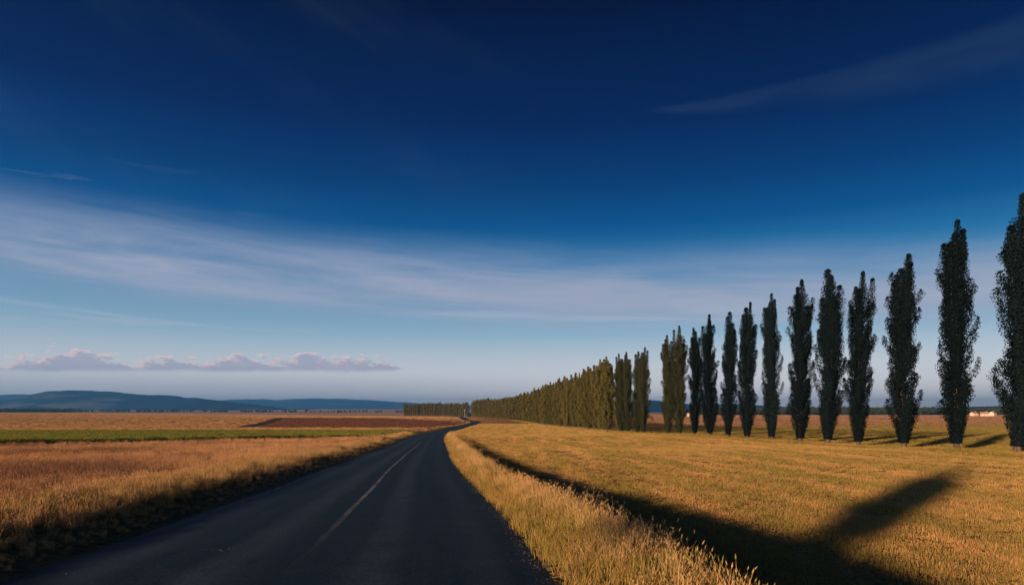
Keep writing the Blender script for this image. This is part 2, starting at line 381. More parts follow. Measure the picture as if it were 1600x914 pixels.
# wide sheet of country round and beyond it, out to the horizon
gx = np.concatenate([-np.geomspace(26000, 60, 70), np.linspace(-50, 50, 5), np.geomspace(60, 26000, 70)])
gy = np.concatenate([-np.geomspace(12000, 60, 24), [0, 200, 500, 900, 1300], np.geomspace(1400, 26000, 90)])
PX, PY = np.meshgrid(gx, gy)
PZ = H(PX, np.maximum(PY, -40))
ins = np.minimum(np.minimum(1380-np.abs(PX-xc(PY)), 1480-PY), PY+30)
PZ = PZ-14.0*np.clip(ins/90, 0, 1)
n2 = len(gx); ii = (np.arange(len(gy)-1)[:, None]*n2+np.arange(n2-1)[None]).ravel()
me = npmesh('plain', np.stack([PX.ravel(), PY.ravel(), PZ.ravel()], 1), np.stack([ii, ii+1, ii+n2+1, ii+n2], 1), M['plain'], True)
tag(link('plain', me), kind='structure')

# painted lines, 4 mm above the road
def line(name, u0, u1, y0, y1, label):
    yv = ys[(ys >= y0) & (ys <= y1)]
    uu = np.array([u0, u1])
    A, Bq = np.meshgrid(uu, yv)
    X = xc(Bq)+A; Zq = np.stack([np.interp(A[:, k], us, np.zeros(len(us))) for k in range(2)], 1)
    # height read off the road's own facets
    hz = []
    for y, u in zip(Bq.ravel(), A.ravel()):
        k = np.searchsorted(us, u)-1; t = (u-us[k])/(us[k+1]-us[k])
        z0 = H(xc(y)+us[k], y); z1 = H(xc(y)+us[k+1], y)
        hz.append(float(z0*(1-t)+z1*t)+0.004+0.00003*max(y, 0))
    n = len(yv); i = np.arange(n-1)*2
    me = npmesh(name, np.stack([X.ravel(), Bq.ravel(), np.array(hz)], 1), np.stack([i, i+1, i+3, i+2], 1), M['paint'], True)
    tag(link(name, me), kind='structure')
line('centre_line', -0.05, 0.055, -30, 88, '')
line('edge_line', -2.86, -2.78, -30, 60, '')

# ------------------------------------------------------------------ grasses: clumps of real blades, scattered
def blade_mat(name, dry, green, red=None, gmix=0.5, base=(0.06, 0.07, 0.02), transl=0.25, pscale=0.35, stretch=0.4, edge=.15):
    m = bpy.data.materials.new(name); m.use_nodes = True
    nb = NB(m.node_tree); nodes = m.node_tree.nodes; nodes.remove(nodes['Principled BSDF'])
    out = nodes['Material Output']
    pos = nb.n('ShaderNodeNewGeometry').outputs['Position']
    c = nb.n('ShaderNodeAttribute', attribute_name='c').outputs['Fac']
    t = nb.n('ShaderNodeAttribute', attribute_name='t').outputs['Fac']
    oi = nb.n('ShaderNodeObjectInfo').outputs['Random']
    pn = nb.noise(nb.mapping(pos, rot=(0, 0, R(6)), scl=(1, stretch, 0.2)), pscale, 5, 0.65)
    g = nb.smooth(nb.m('ADD', nb.m('MULTIPLY', c, 0.35), nb.m('ADD', pn, nb.m('MULTIPLY', nb.m('SUBTRACT', oi, .5), .25))), 1.02-0.55*gmix-edge, 1.02-0.55*gmix+edge)
    col = nb.mix(g, dry, green)
    if red: col = nb.mix(nb.smooth(nb.noise(nb.mapping(pos, scl=(1, .5, .3)), 0.16, 4, 0.6), 0.42, 0.62), col, red)
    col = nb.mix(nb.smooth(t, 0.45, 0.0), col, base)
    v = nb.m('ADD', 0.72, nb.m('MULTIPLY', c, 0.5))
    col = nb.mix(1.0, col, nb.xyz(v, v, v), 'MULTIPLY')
    d = nb.n('ShaderNodeBsdfDiffuse'); tr = nb.n('ShaderNodeBsdfTranslucent')
    nb.L.new(col, d.inputs[0]); nb.L.new(col, tr.inputs[0])
    mx = nb.n('ShaderNodeMixShader'); mx.inputs[0].default_value = transl
    nb.L.new(d.outputs[0], mx.inputs[1]); nb.L.new(tr.outputs[0], mx.inputs[2])
    nb.L.new(mx.outputs[0], out.inputs[0])
    return m
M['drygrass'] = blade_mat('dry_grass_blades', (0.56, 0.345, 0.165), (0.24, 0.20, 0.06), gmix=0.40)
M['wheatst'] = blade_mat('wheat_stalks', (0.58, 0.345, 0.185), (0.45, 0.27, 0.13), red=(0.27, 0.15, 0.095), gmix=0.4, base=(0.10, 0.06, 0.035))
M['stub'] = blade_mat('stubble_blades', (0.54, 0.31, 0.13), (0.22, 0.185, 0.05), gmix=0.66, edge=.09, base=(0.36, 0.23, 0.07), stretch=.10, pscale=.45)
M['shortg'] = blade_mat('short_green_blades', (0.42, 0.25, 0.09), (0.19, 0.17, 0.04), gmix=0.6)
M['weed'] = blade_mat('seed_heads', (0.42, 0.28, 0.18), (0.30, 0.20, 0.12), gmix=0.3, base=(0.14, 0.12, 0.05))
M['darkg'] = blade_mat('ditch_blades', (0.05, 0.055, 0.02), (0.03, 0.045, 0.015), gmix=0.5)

def clump(name, seed, n, hmin, hmax, spread, wid, bend, mat, ear=0.0, earlen=0.1, earw=0.012, up=0.15):
    rs = np.random.RandomState(seed); V = []; F = []; F3 = []; C = []; T = []
    for k in range(n):
        h = rs.uniform(hmin, hmax); r = spread*math.sqrt(rs.rand()); a = rs.rand()*6.283
        x0, y0 = r*math.cos(a), r*math.sin(a)
        da = rs.rand()*6.283; ln = bend*rs.rand()*h; fa = rs.rand()*3.1416
        wx, wy = math.cos(fa)*wid*.5, math.sin(fa)*wid*.5
        c = rs.rand(); base = len(V); tl = up*h*rs.normal(0, 1)
        for s in (0, .45, .8):
            q = s*s*ln+s*tl*.6; wv = 1-s*.45
            cx, cy, cz = x0+math.cos(da)*q, y0+math.sin(da)*q, h*s*(1-.15*s*bend)-0.03*(s == 0)
            V += [(cx-wx*wv, cy-wy*wv, cz), (cx+wx*wv, cy+wy*wv, cz)]; C += [c, c]; T += [s, s]
        q = ln+tl*.6
        V.append((x0+math.cos(da)*q, y0+math.sin(da)*q, h*(1-.15*bend))); C.append(c); T.append(1)
        F += [(base, base+1, base+3, base+2), (base+2, base+3, base+5, base+4)]; F3.append((base+4, base+5, base+6))
        if rs.rand() < ear:
            ex, ey, ez = V[-1]; b0 = len(V)
            for g in range(2):
                aa = fa+g*1.57; ax, ay = math.cos(aa)*earw, math.sin(aa)*earw
                o = len(V); dxq, dyq = math.cos(da)*earlen*.4, math.sin(da)*earlen*.4
                V += [(ex, ey, ez-earlen*.25), (ex+ax+dxq*.4, ey+ay+dyq*.4, ez+earlen*.25), (ex+dxq, ey+dyq, ez+earlen*.8), (ex-ax+dxq*.4, ey-ay+dyq*.4, ez+earlen*.25)]
                C += [c*.5+.5]*4; T += [1]*4; F.append((o, o+1, o+2, o+3))
    me = npmesh(name, np.array(V), [np.array(F), np.array(F3)], mat, False, {'c': C, 't': T})
    return me

def variants(cname, meshes):
    c = bpy.data.collections.new(cname)
    for i, me in enumerate(meshes):
        o = bpy.data.objects.new(f'{cname}_{i}', me); c.objects.link(o)
    return c

def scatter(name, coll, nvar, P, seed, smin, smax, label, cat, lean=0.12, scales=None):
    rs = np.random.RandomState(seed); n = len(P)
    me = bpy.data.meshes.new(name); me.vertices.add(n); me.vertices.foreach_set('co', P.astype(np.float32).ravel())
    a = me.attributes.new('rot', 'FLOAT_VECTOR', 'POINT')
    rot = np.stack([rs.normal(0, lean, n), rs.normal(0, lean, n), rs.uniform(0, 6.283, n)], 1).astype(np.float32); a.data.foreach_set('vector', rot.ravel())
    sc = rs.uniform(smin, smax, n) if scales is None else scales*rs.uniform(smin, smax, n)
    a = me.attributes.new('scl', 'FLOAT', 'POINT'); a.data.foreach_set('value', sc.astype(np.float32))
    a = me.attributes.new('idx', 'INT', 'POINT'); a.data.foreach_set('value', rs.randint(0, nvar, n).astype(np.int32))
    ng = bpy.data.node_groups.new(name+'_scatter', 'GeometryNodeTree')
    ng.interface.new_socket('Geometry', in_out='INPUT', socket_type='NodeSocketGeometry')
    ng.interface.new_socket('Geometry', in_out='OUTPUT', socket_type='NodeSocketGeometry')
    N = ng.nodes; gi = N.new('NodeGroupInput'); go = N.new('NodeGroupOutput')
    iop = N.new('GeometryNodeInstanceOnPoints'); ci = N.new('GeometryNodeCollectionInfo')
    ci.inputs['Collection'].default_value = coll; ci.inputs['Separate Children'].default_value = True; ci.inputs['Reset Children'].default_value = True
    def at(nm, t):
        x = N.new('GeometryNodeInputNamedAttribute'); x.data_type = t; x.inputs[0].default_value = nm
        return next(o for o in x.outputs if o.enabled and o.name == 'Attribute')
    Lk = ng.links
    Lk.new(gi.outputs[0], iop.inputs['Points']); Lk.new(ci.outputs[0], iop.inputs['Instance'])
    iop.inputs['Pick Instance'].default_value = True
    Lk.new(at('idx', 'INT'), iop.inputs['Instance Index'])
    e2r = N.new('FunctionNodeEulerToRotation'); Lk.new(at('rot', 'FLOAT_VECTOR'), e2r.inputs[0]); Lk.new(e2r.outputs[0], iop.inputs['Rotation'])
    Lk.new(at('scl', 'FLOAT'), iop.inputs['Scale'])
    Lk.new(iop.outputs[0], go.inputs[0])
    o = link(name, me); md = o.modifiers.new('scatter', 'NODES'); md.node_group = ng
    tag(o, label, cat, kind='stuff')
    return o

def pts(seed, y0, y1, dens, xlo, xhi, ulo=None, uhi=None, keep=None):
    """random points on the ground; dens(y) per m2; x limits are functions of y"""
    rs = np.random.RandomState(seed); out = []
    yb = y0
    while yb < y1:
        ye = min(y1, yb*1.06+0.15) if yb > 0 else min(y1, yb+1)
        ym = (yb+ye)/2; a, c = xlo(ym), xhi(ym)
        if ulo is not None: a = max(a, float(xc(ym))+ulo)
        if uhi is not None: c = min(c, float(xc(ym))+uhi)
        if c > a:
            n = rs.poisson(dens(ym)*(ye-yb)*(c-a))
            x = rs.uniform(a, c, n); y = rs.uniform(yb, ye, n); out.append(np.stack([x, y], 1))
        yb = ye
    P = np.concatenate(out)
    u = P[:, 0]-xc(P[:, 1])
    if ulo is not None: P = P[u > ulo]; u = P[:, 0]-xc(P[:, 1])
    if uhi is not None: P = P[u < uhi]
    if keep is not None: P = P[keep(P[:, 0], P[:, 1])]
    return np.column_stack([P, H(P[:, 0], P[:, 1])-0.005])

def fnoise(x, y, s, o=0.0):
    return np.array([mnoise.noise(Vector((a*s+o, c*s-o, o))) for a, c in zip(x, y)])

LX = lambda y: -0.86*y-4
RX = lambda y: 0.86*y+4
# left bank: tall dry grass
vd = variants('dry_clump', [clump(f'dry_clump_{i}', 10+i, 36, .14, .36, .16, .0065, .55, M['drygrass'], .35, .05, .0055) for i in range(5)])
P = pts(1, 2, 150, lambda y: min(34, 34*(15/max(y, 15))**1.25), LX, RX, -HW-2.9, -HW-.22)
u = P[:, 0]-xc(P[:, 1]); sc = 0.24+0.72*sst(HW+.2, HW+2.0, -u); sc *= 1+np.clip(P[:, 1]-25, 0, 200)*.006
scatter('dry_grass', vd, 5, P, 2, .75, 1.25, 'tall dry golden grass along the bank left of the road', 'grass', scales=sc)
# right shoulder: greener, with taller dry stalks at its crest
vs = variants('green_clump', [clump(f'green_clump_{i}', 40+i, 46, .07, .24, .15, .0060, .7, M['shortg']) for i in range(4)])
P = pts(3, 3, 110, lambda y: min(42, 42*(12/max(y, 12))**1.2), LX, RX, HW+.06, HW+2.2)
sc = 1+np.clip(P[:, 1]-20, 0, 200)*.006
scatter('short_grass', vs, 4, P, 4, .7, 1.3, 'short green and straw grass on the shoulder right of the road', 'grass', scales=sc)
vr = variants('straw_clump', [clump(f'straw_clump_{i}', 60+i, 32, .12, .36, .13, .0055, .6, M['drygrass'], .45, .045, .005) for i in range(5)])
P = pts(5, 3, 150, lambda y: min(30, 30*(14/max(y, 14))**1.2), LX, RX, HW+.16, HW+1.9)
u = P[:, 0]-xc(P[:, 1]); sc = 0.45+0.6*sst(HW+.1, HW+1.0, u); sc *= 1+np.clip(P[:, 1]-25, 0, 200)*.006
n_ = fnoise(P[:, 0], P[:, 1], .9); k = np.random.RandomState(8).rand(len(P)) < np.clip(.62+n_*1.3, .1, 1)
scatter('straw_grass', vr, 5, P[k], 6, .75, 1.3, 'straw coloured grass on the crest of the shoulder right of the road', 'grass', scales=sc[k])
# tall weeds with seed heads
def weed(name, seed):
    rs = np.random.RandomState(seed); V = []; F = []; T = []; C = []
    def strip(p0, p1, wd, c):
        d = Vector(p1)-Vector(p0); s = d.cross(Vector((rs.normal(), rs.normal(), .1))).normalized()*wd*.5
        o = len(V); V.extend([tuple(Vector(p0)-s), tuple(Vector(p0)+s), tuple(Vector(p1)+s*.6), tuple(Vector(p1)-s*.6)]); F.append((o, o+1, o+2, o+3)); T.extend([.3, .3, 1, 1]); C.extend([c]*4)
    for k in range(4):
        h = rs.uniform(.5, .85); a = rs.rand()*6.28; p = Vector((rs.normal(0, .04), rs.normal(0, .04), -.02)); q = p+Vector((math.cos(a)*.1, math.sin(a)*.1, h))
        mdp = (p+q)/2+Vector((rs.normal(0, .01), rs.normal(0, .01), 0))
        strip(p, mdp, .006, .5); strip(mdp, q, .005, .5)
        for j in range(7):
            s = rs.uniform(.55, 1); r0 = mdp.lerp(q, (s-.5)*2) if s > .5 else mdp
            r1 = r0+Vector((rs.normal(0, .05), rs.normal(0, .05), rs.uniform(.03, .09)))
            strip(r0, r1, .003, .6)
            for g in range(3):
                o = r1+Vector((rs.normal(0, .008), rs.normal(0, .008), rs.normal(0, .008)))
                strip(o, o+Vector((rs.normal(0, .008), rs.normal(0, .008), .012)), .008, rs.rand())
    return npmesh(name, np.array(V), np.array(F), M['weed'], False, {'c': C, 't': T})
vw = variants('weed_clump', [weed(f'weed_clump_{i}', 80+i) for i in range(5)])
P = pts(7, 4, 60, lambda y: 0.8*min(1, 14/y), LX, RX, HW+.7, HW+1.9)
P2 = pts(17, 4, 60, lambda y: 0.5*min(1, 14/y), LX, RX, -HW-2.4, -HW-.8)
scatter('seed_head_weeds', vw, 5, np.concatenate([P, P2]), 8, .5, .95, 'tall thin weeds with pale seed heads along both road edges', 'weeds')
# wheat field on the left
vh = variants('wheat_clump', [clump(f'wheat_clump_{i}', 100+i, 24, .16, .30, .16, .008, .22, M['wheatst'], .8, .06, .007, up=.1) for i in range(5)])
def wk(x, y):
    n = fnoise(x, y, .22, 3.1)+.5*fnoise(x, y, .8, 1.3)
    return (np.random.RandomState(4).rand(len(x)) < np.clip(.75+n*1.1, .12, 1)) & (y < 93.5+(x+21)*1.62)
P = pts(9, 4, 100, lambda y: min(24, 24*(16/max(y, 16))**1.15), LX, RX, -400, -HW-2.3, wk)
sc = 1+np.clip(P[:, 1]-25, 0, 200)*.006
scatter('wheat', vh, 5, P, 10, .75, 1.2, 'reddish brown ripe crop standing in the near field left of the road', 'crop', scales=sc)
# mown field on the right: stubble in faint rows with green growth
vt = variants('stubble_clump', [clump(f'stubble_clump_{i}', 130+i, 38, .03, .10, .24, .0085, .4, M['stub'], 0) for i in range(5)])
def mk(x, y):
    rowc = (x*math.cos(R(6))+y*math.sin(R(6)))
    ph = np.abs((rowc/0.34) % 1-.5)*2
    return (np.random.RandomState(5).rand(len(x)) < np.clip(.6+.5*ph, 0, 1)) & (x < XR(y)-2.4)
P = pts(11, 4, 430, lambda y: min(34, 34*(17/max(y, 17))**1.2), LX, RX, HW+1.7, 400, mk)
sc = 1+np.clip(P[:, 1]-22, 0, 400)*.008
n_ = fnoise(P[:, 0], P[:, 1], .35, 9.1); sc = sc*(1+.10*np.clip(n_, -.6, .8))
rc = P[:, 0]-XR(P[:, 1]); n2_ = fnoise(P[:, 0]*0+rc*.5, P[:, 1]*.03, 1.0, 4.4)
sc = sc*(1-.38*sst(.35, .5, np.abs((rc/4.2+.6*n2_) % 1-.5)))
scatter('stubble', vt, 5, P, 12, .7, 1.4, 'golden cut stubble with green regrowth covering the field right of the road', 'stubble', scales=sc)
# dark ditch grass between the left fields
vk = variants('ditch_clump', [clump(f'ditch_clump_{i}', 150+i, 70, .4, .9, .6, .06, .5, M['darkg']) for i in range(3)])
rs = np.random.RandomState(3); a = []
for k in range(900):
    x = -21-rs.rand()**1.0*120; y = 94+(x+21)*1.62
    a.append((x, y+rs.uniform(-.6, .6)))
    if x < -30 or rs.rand() < .5: a.append((x, y+np.clip(1.5+(-x-21)*.30, 1.5, 16)+rs.uniform(-1, 1.4)))
a = np.array([q for q in a if q[1] > 2 and q[0] > LX(q[1])-10]); P = np.column_stack([a, H(a[:, 0], a[:, 1])-.02])
scatter('ditch_grass', vk, 3, P, 14, .55, .85, 'dark green grass lining the ditch between the left hand fields', 'grass')

# grit and small stones shed along the broken asphalt edges
def stones(name, seed, n=14):
    rs = np.random.RandomState(seed); V = []; F = []
    for k in range(n):
        c = Vector((rs.normal(0, .14), rs.normal(0, .14), .002)); q = rs.uniform(.004, .011)
        o = len(V)
        for d in ((1, 0, 0), (0, 1, 0), (-1, 0, 0), (0, -1, 0), (0, 0, .8), (0, 0, -.5)):
            V.append(tuple(c+Vector(d)*q*rs.uniform(.7, 1.3)))
        F += [(o, o+1, o+4), (o+1, o+2, o+4), (o+2, o+3, o+4), (o+3, o, o+4), (o+1, o, o+5), (o+2, o+1, o+5), (o+3, o+2, o+5), (o, o+3, o+5)]
    return npmesh(name, np.array(V), np.array(F), M['stone'], False)
m, nb, p, pos = newmat('grit'); M['stone'] = m
nb.L.new(nb.mix(nb.noise(pos, 30), (0.04, 0.04, 0.042), (0.16, 0.14, 0.13)), p.inputs['Base Color'])
vst = variants('stone_clump', [stones(f'stones_{i}', 170+i) for i in range(4)])
P = np.concatenate([pts(33, 3, 45, lambda y: 20*min(1, 12/y), LX, RX, HW-.12, HW+.15), pts(34, 5, 45, lambda y: 14*min(1, 12/y), LX, RX, -HW-.12, -HW+.08), pts(35, 3, 25, lambda y: 0.04*min(1, 12/y), LX, RX, -HW, HW)])
P[:, 2] += .006
scatter('gravel', vst, 4, P, 36, .6, 1.3, 'loose grit and small stones along the crumbling road edges', 'gravel', lean=.02)

# unmown strip along the feet of the poplars
rs = np.random.RandomState(51); n_ = 9000; y = 40+rs.rand(n_)**1.6*560; x = XR(y)-.4+rs.normal(0, .9, n_); P = np.column_stack([x, y, H(x, y)-.01])
scatter('unmown_grass', vs, 4, P, 52, .9, 2.2, 'unmown green and straw grass along the feet of the poplar row', 'grass', scales=1+np.clip(y-60, 0, 400)*.003)

# farther fields: low sparse tufts, clods and regrowth that catch the low sun
def tufts(nm, seed, mat, n=36, h0=.12, h1=.30, sp=.8, wd=.035, bend=.5):
    return variants(nm+'_tuft', [clump(f'{nm}_tuft_{i}', seed+i, n, h0, h1, sp, wd, bend, mat, up=.3) for i in range(4)])
def inreg(names):
    cs = {}
    for nm in names:
        cs[nm] = True
    yi = np.asarray(ys)
    def f(x, y):
        u = x-xc(y); i = np.clip(np.searchsorted(ys, y)-1, 0, ny-2); j = np.clip(np.searchsorted(us, u)-1, 0, nx-2)
        rr = REG[i*(nx-1)+j]
        return np.isin(rr.astype(str), list(names))
    return f
M['t_gold'] = blade_mat('far_stubble_blades', (0.46, 0.27, 0.12), (0.36, 0.21, 0.085), gmix=0.5, base=(0.32, 0.19, 0.08), pscale=.02)
M['t_green'] = blade_mat('far_green_blades', (0.22, 0.20, 0.045), (0.13, 0.15, 0.03), gmix=0.7, base=(0.11, 0.115, 0.025), pscale=.03)
M['t_soil'] = blade_mat('soil_clods', (0.105, 0.050, 0.038), (0.085, 0.040, 0.031), gmix=0.5, base=(0.08, 0.04, 0.03), transl=0.0, pscale=.02)
M['t_past'] = blade_mat('pasture_blades', (0.36, 0.23, 0.075), (0.16, 0.15, 0.035), gmix=0.66, base=(0.13, 0.11, 0.03), pscale=.05)
M['t_brown'] = blade_mat('far_brown_blades', (0.22, 0.12, 0.08), (0.36, 0.22, 0.11), gmix=0.5, base=(0.18, 0.10, 0.06), pscale=.012)
dd_ = lambda y: max(.045, .5*(100/max(y, 60))**1.5)
hs = lambda P: 1+np.clip(P[:, 1]-150, 0, 800)*.0012
P = pts(21, 60, 1050, dd_, LX, RX, -2000, -HW-1, inreg(['gold']))
scatter('far_stubble', tufts('gold', 900, M['t_gold']), 4, P, 22, .7, 1.3, 'golden stubble standing on the far field left of the road', 'stubble', scales=hs(P))
P = pts(23, 25, 195, lambda y: min(3, 1.6*(60/y)**1.2), LX, RX, -400, -HW-1, inreg(['green']))
scatter('green_crop', tufts('green', 910, M['t_green'], sp=.5, h0=.06, h1=.18), 4, P, 24, .7, 1.3, 'low green crop in the strip between the two left hand fields', 'crop')
P = pts(25, 230, 650, lambda y: .22*(240/y), LX, RX, -400, -2, inreg(['plough']))
scatter('soil_clods', tufts('soil', 920, M['t_soil'], wd=.14, h0=.08, h1=.2, n=20), 4, P, 26, .7, 1.3, 'brown turned clods of the ploughed field left of the road', 'soil', scales=hs(P))
P = pts(27, 20, 520, lambda y: min(3.5, 1.5*(80/y)**1.25), LX, RX, 2, 900, inreg(['pasture']))
scatter('pasture_grass', tufts('pasture', 930, M['t_past'], sp=.5, h0=.05, h1=.16), 4, P, 28, .7, 1.3, 'olive and gold grass of the pasture behind the poplar row', 'grass', scales=hs(P))
P = pts(29, 250, 1480, lambda y: max(.04, .2*(250/y)), LX, RX, 2, 2000, inreg(['brown', 'gold2']))
scatter('far_brown_stubble', tufts('brown', 940, M['t_brown']), 4, P, 30, .7, 1.3, 'reddish brown stubble in the fields far behind the poplar row', 'stubble', scales=hs(P))

# ------------------------------------------------------------------ poplars
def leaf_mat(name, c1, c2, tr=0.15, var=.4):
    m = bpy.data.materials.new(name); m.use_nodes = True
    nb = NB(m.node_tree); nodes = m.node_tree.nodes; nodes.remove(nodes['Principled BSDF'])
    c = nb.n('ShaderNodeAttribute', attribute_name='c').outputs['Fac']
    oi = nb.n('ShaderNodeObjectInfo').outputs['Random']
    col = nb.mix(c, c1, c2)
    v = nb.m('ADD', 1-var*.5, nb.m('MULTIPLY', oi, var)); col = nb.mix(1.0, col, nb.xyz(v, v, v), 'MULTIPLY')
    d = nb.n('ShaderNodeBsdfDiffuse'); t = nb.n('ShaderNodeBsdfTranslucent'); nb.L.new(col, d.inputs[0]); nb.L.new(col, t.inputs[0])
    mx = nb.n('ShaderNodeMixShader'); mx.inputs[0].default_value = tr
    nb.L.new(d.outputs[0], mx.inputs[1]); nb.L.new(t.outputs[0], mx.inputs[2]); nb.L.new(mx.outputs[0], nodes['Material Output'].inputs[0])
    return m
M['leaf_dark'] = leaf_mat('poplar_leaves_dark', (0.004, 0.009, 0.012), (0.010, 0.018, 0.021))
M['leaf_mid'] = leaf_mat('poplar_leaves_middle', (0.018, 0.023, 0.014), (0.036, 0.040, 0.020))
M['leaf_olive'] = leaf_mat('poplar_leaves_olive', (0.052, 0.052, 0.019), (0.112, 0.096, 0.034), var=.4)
m, nb, p, pos = newmat('poplar_bark'); M['bark'] = m
nb.L.new(nb.mix(nb.smooth(nb.noise(nb.mapping(pos, scl=(3, 3, .5)), 2, 4), .35, .65), (0.11, 0.08, 0.06), (0.05, 0.037, 0.028)), p.inputs['Base Color'])

def tube(V, F, p0, p1, r0, r1, n=6):
    d = (p1-p0).normalized(); s = d.orthogonal().normalized(); t = d.cross(s); o = len(V)
    for q, r in ((p0, r0), (p1, r1)):
        for k in range(n):
            a = 6.2832*k/n; V.append(tuple(q+s*math.cos(a)*r+t*math.sin(a)*r))
    for k in range(n): F.append((o+k, o+(k+1) % n, o+n+(k+1) % n, o+n+k))

PROF = curve([(0, .28), (.05, .42), (.12, .70), (.22, .95), (.34, 1.0), (.50, 1.0), (.66, .96), (.80, .86), (.92, .68), (1.0, .35)])
def poplar(name, seed, nleaf, ls, W=3.7, nb_=46, bare=0.022, lead=3, mat='leaf_dark', H0=22.0, PW=1.0):
    """a Lombardy poplar: leaders and steep limbs, each carrying a plume of leaves"""
    rs = np.random.RandomState(seed); TV, TF = [], []; plumes = []
    KS = H0/22; c0 = Vector((0, 0, -.15)); prev = c0; pr = .28*KS
    bend = [rs.uniform(-.35, .35), rs.uniform(-.35, .35)]
    def axis(z):
        t = z/H0; return Vector((bend[0]*math.sin(t*3), bend[1]*math.sin(t*2.6+.4), z))
    for k in range(1, 9):
        z = H0*.93*k/8; q = axis(z); r = (.27*(1-k/8.6)+.02)*KS; tube(TV, TF, prev, q, pr, r, 7); prev, pr = q, r
    a0 = rs.rand()*6.28
    for k in range(5):                                         # root flare
        a = a0+k*1.256; tube(TV, TF, Vector((math.cos(a)*.40*KS, math.sin(a)*.40*KS, -.2)), Vector((math.cos(a)*.12*KS, math.sin(a)*.12*KS, .75*KS)), .11*KS, .04*KS, 5)
    zones = []
    for k in range(lead+2):                                    # long leaders that make the separate tips
        a = a0+6.283*k/(lead+2)+rs.uniform(-.5, .5); zb = H0*(bare+rs.uniform(.06, .40)*(1-bare)); zt = H0*((.995, .955, .90)[k] if k < 3 else rs.uniform(.72, .93))
        zones.append((a, zb, zt, W*.5*(.12 if k == 0 else rs.uniform(.40, .70)), PW*rs.uniform(.62, .84)))
    for k in range(nb_):
        t = (k+.5)/nb_; zb = H0*(bare+t*.74*rs.uniform(.92, 1.08)); L = H0*rs.uniform(.10, .20)*(1-.25*t)
        a = a0+k*2.39996+rs.uniform(-.5, .5); zt = min(zb+L, H0*.95); pw = PW*rs.uniform(.42, .70)
        rr = max(.1, W*.5*float(PROF((zb*.4+zt*.6)/H0))*rs.uniform(.72, 1.20)-pw*.62)
        zones.append((a, zb, zt, rr, pw))
    for a, zb, zt, rr, pw in zones:
        pp = axis(zb); cs, sn = math.cos(a), math.sin(a)
        path = [pp]
        for s in (.2, .45, .7, 1.0):
            o = rr*(1-(1-s)**2.2); z = zb+(zt-zb)*(s**.9); q = axis(min(z, H0)); path.append(Vector((q.x+cs*o, q.y+sn*o, z)))
        r0 = .025+.004*(zt-zb)
        for j in range(4): tube(TV, TF, path[j], path[j+1], r0*(1-j*.22), r0*(1-(j+1)*.22), 4)
        plumes.append((path, pw, (zt-zb)*pw))
    wsum = sum(q[2] for q in plumes); LV = []; cc = []
    for path, pw, wg in plumes:
        n = max(6, int(nleaf*wg/wsum)); P_ = np.array(path)
        s = rs.uniform(.12, 1.06, n)**.85; x = np.clip(s, 0, .9999)*4; i = x.astype(int); fr = (x-i)[:, None]
        cen = P_[i]*(1-fr)+P_[i+1]*fr
        tp = np.clip(s, 0, 1.06)/1.06
        rad = pw*np.minimum(1, np.minimum(.35+tp*2.6, 2.2*np.sqrt(np.clip(1.0-tp, 0, 1))+.08))*(1+.22*np.sin(s*15+rs.rand()*6))
        d = rs.normal(size=(n, 3)); d /= np.linalg.norm(d, axis=1)[:, None]; d[:, 2] *= .8
        q = cen+d*(np.abs(rad)*rs.rand(n)**.45)[:, None]
        q[:, 2] += np.where(s > 1, (s-1)*4, 0)
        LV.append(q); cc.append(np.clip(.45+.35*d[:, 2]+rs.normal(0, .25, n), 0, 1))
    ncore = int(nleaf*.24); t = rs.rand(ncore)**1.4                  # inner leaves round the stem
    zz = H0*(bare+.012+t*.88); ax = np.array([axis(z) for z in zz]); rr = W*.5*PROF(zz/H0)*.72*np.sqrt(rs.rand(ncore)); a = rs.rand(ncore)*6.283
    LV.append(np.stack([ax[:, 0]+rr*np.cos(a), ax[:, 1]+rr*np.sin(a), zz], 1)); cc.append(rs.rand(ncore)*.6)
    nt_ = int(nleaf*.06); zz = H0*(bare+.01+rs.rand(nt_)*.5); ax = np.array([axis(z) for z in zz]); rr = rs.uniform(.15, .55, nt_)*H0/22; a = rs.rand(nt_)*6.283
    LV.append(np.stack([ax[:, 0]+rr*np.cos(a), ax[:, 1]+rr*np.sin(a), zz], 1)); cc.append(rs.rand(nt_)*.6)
    Q = np.concatenate(LV); cc = np.concatenate(cc); n = len(Q)
    nrm = Q.copy(); nrm[:, 2] = 0; nrm /= np.maximum(np.linalg.norm(nrm, axis=1), .2)[:, None]; nrm = nrm*1.0+rs.normal(0, .5, (n, 3)); nrm[:, 2] += .25
    nrm /= np.linalg.norm(nrm, axis=1)[:, None]
    a1 = np.cross(nrm, rs.normal(size=(n, 3))); a1 /= np.linalg.norm(a1, axis=1)[:, None]; a2 = np.cross(nrm, a1)
    sz = (ls*rs.uniform(.6, 1.25, n))[:, None]
    V = np.concatenate([Q-a1*sz*.5, Q-a2*sz*.42, Q+a1*sz*.5, Q+a2*sz*.42]); k = np.arange(n)
    F = np.stack([k, k+n, k+2*n, k+3*n], 1)
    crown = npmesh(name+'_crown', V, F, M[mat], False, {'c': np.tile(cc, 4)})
    trunk = npmesh(name+'_trunk', np.array(TV), np.array(TF), M['bark'], True)
    return crown, trunk

def remat(me, mat, name):
    c = me.copy(); c.name = name; c.materials.clear(); c.materials.append(M[mat]); return c

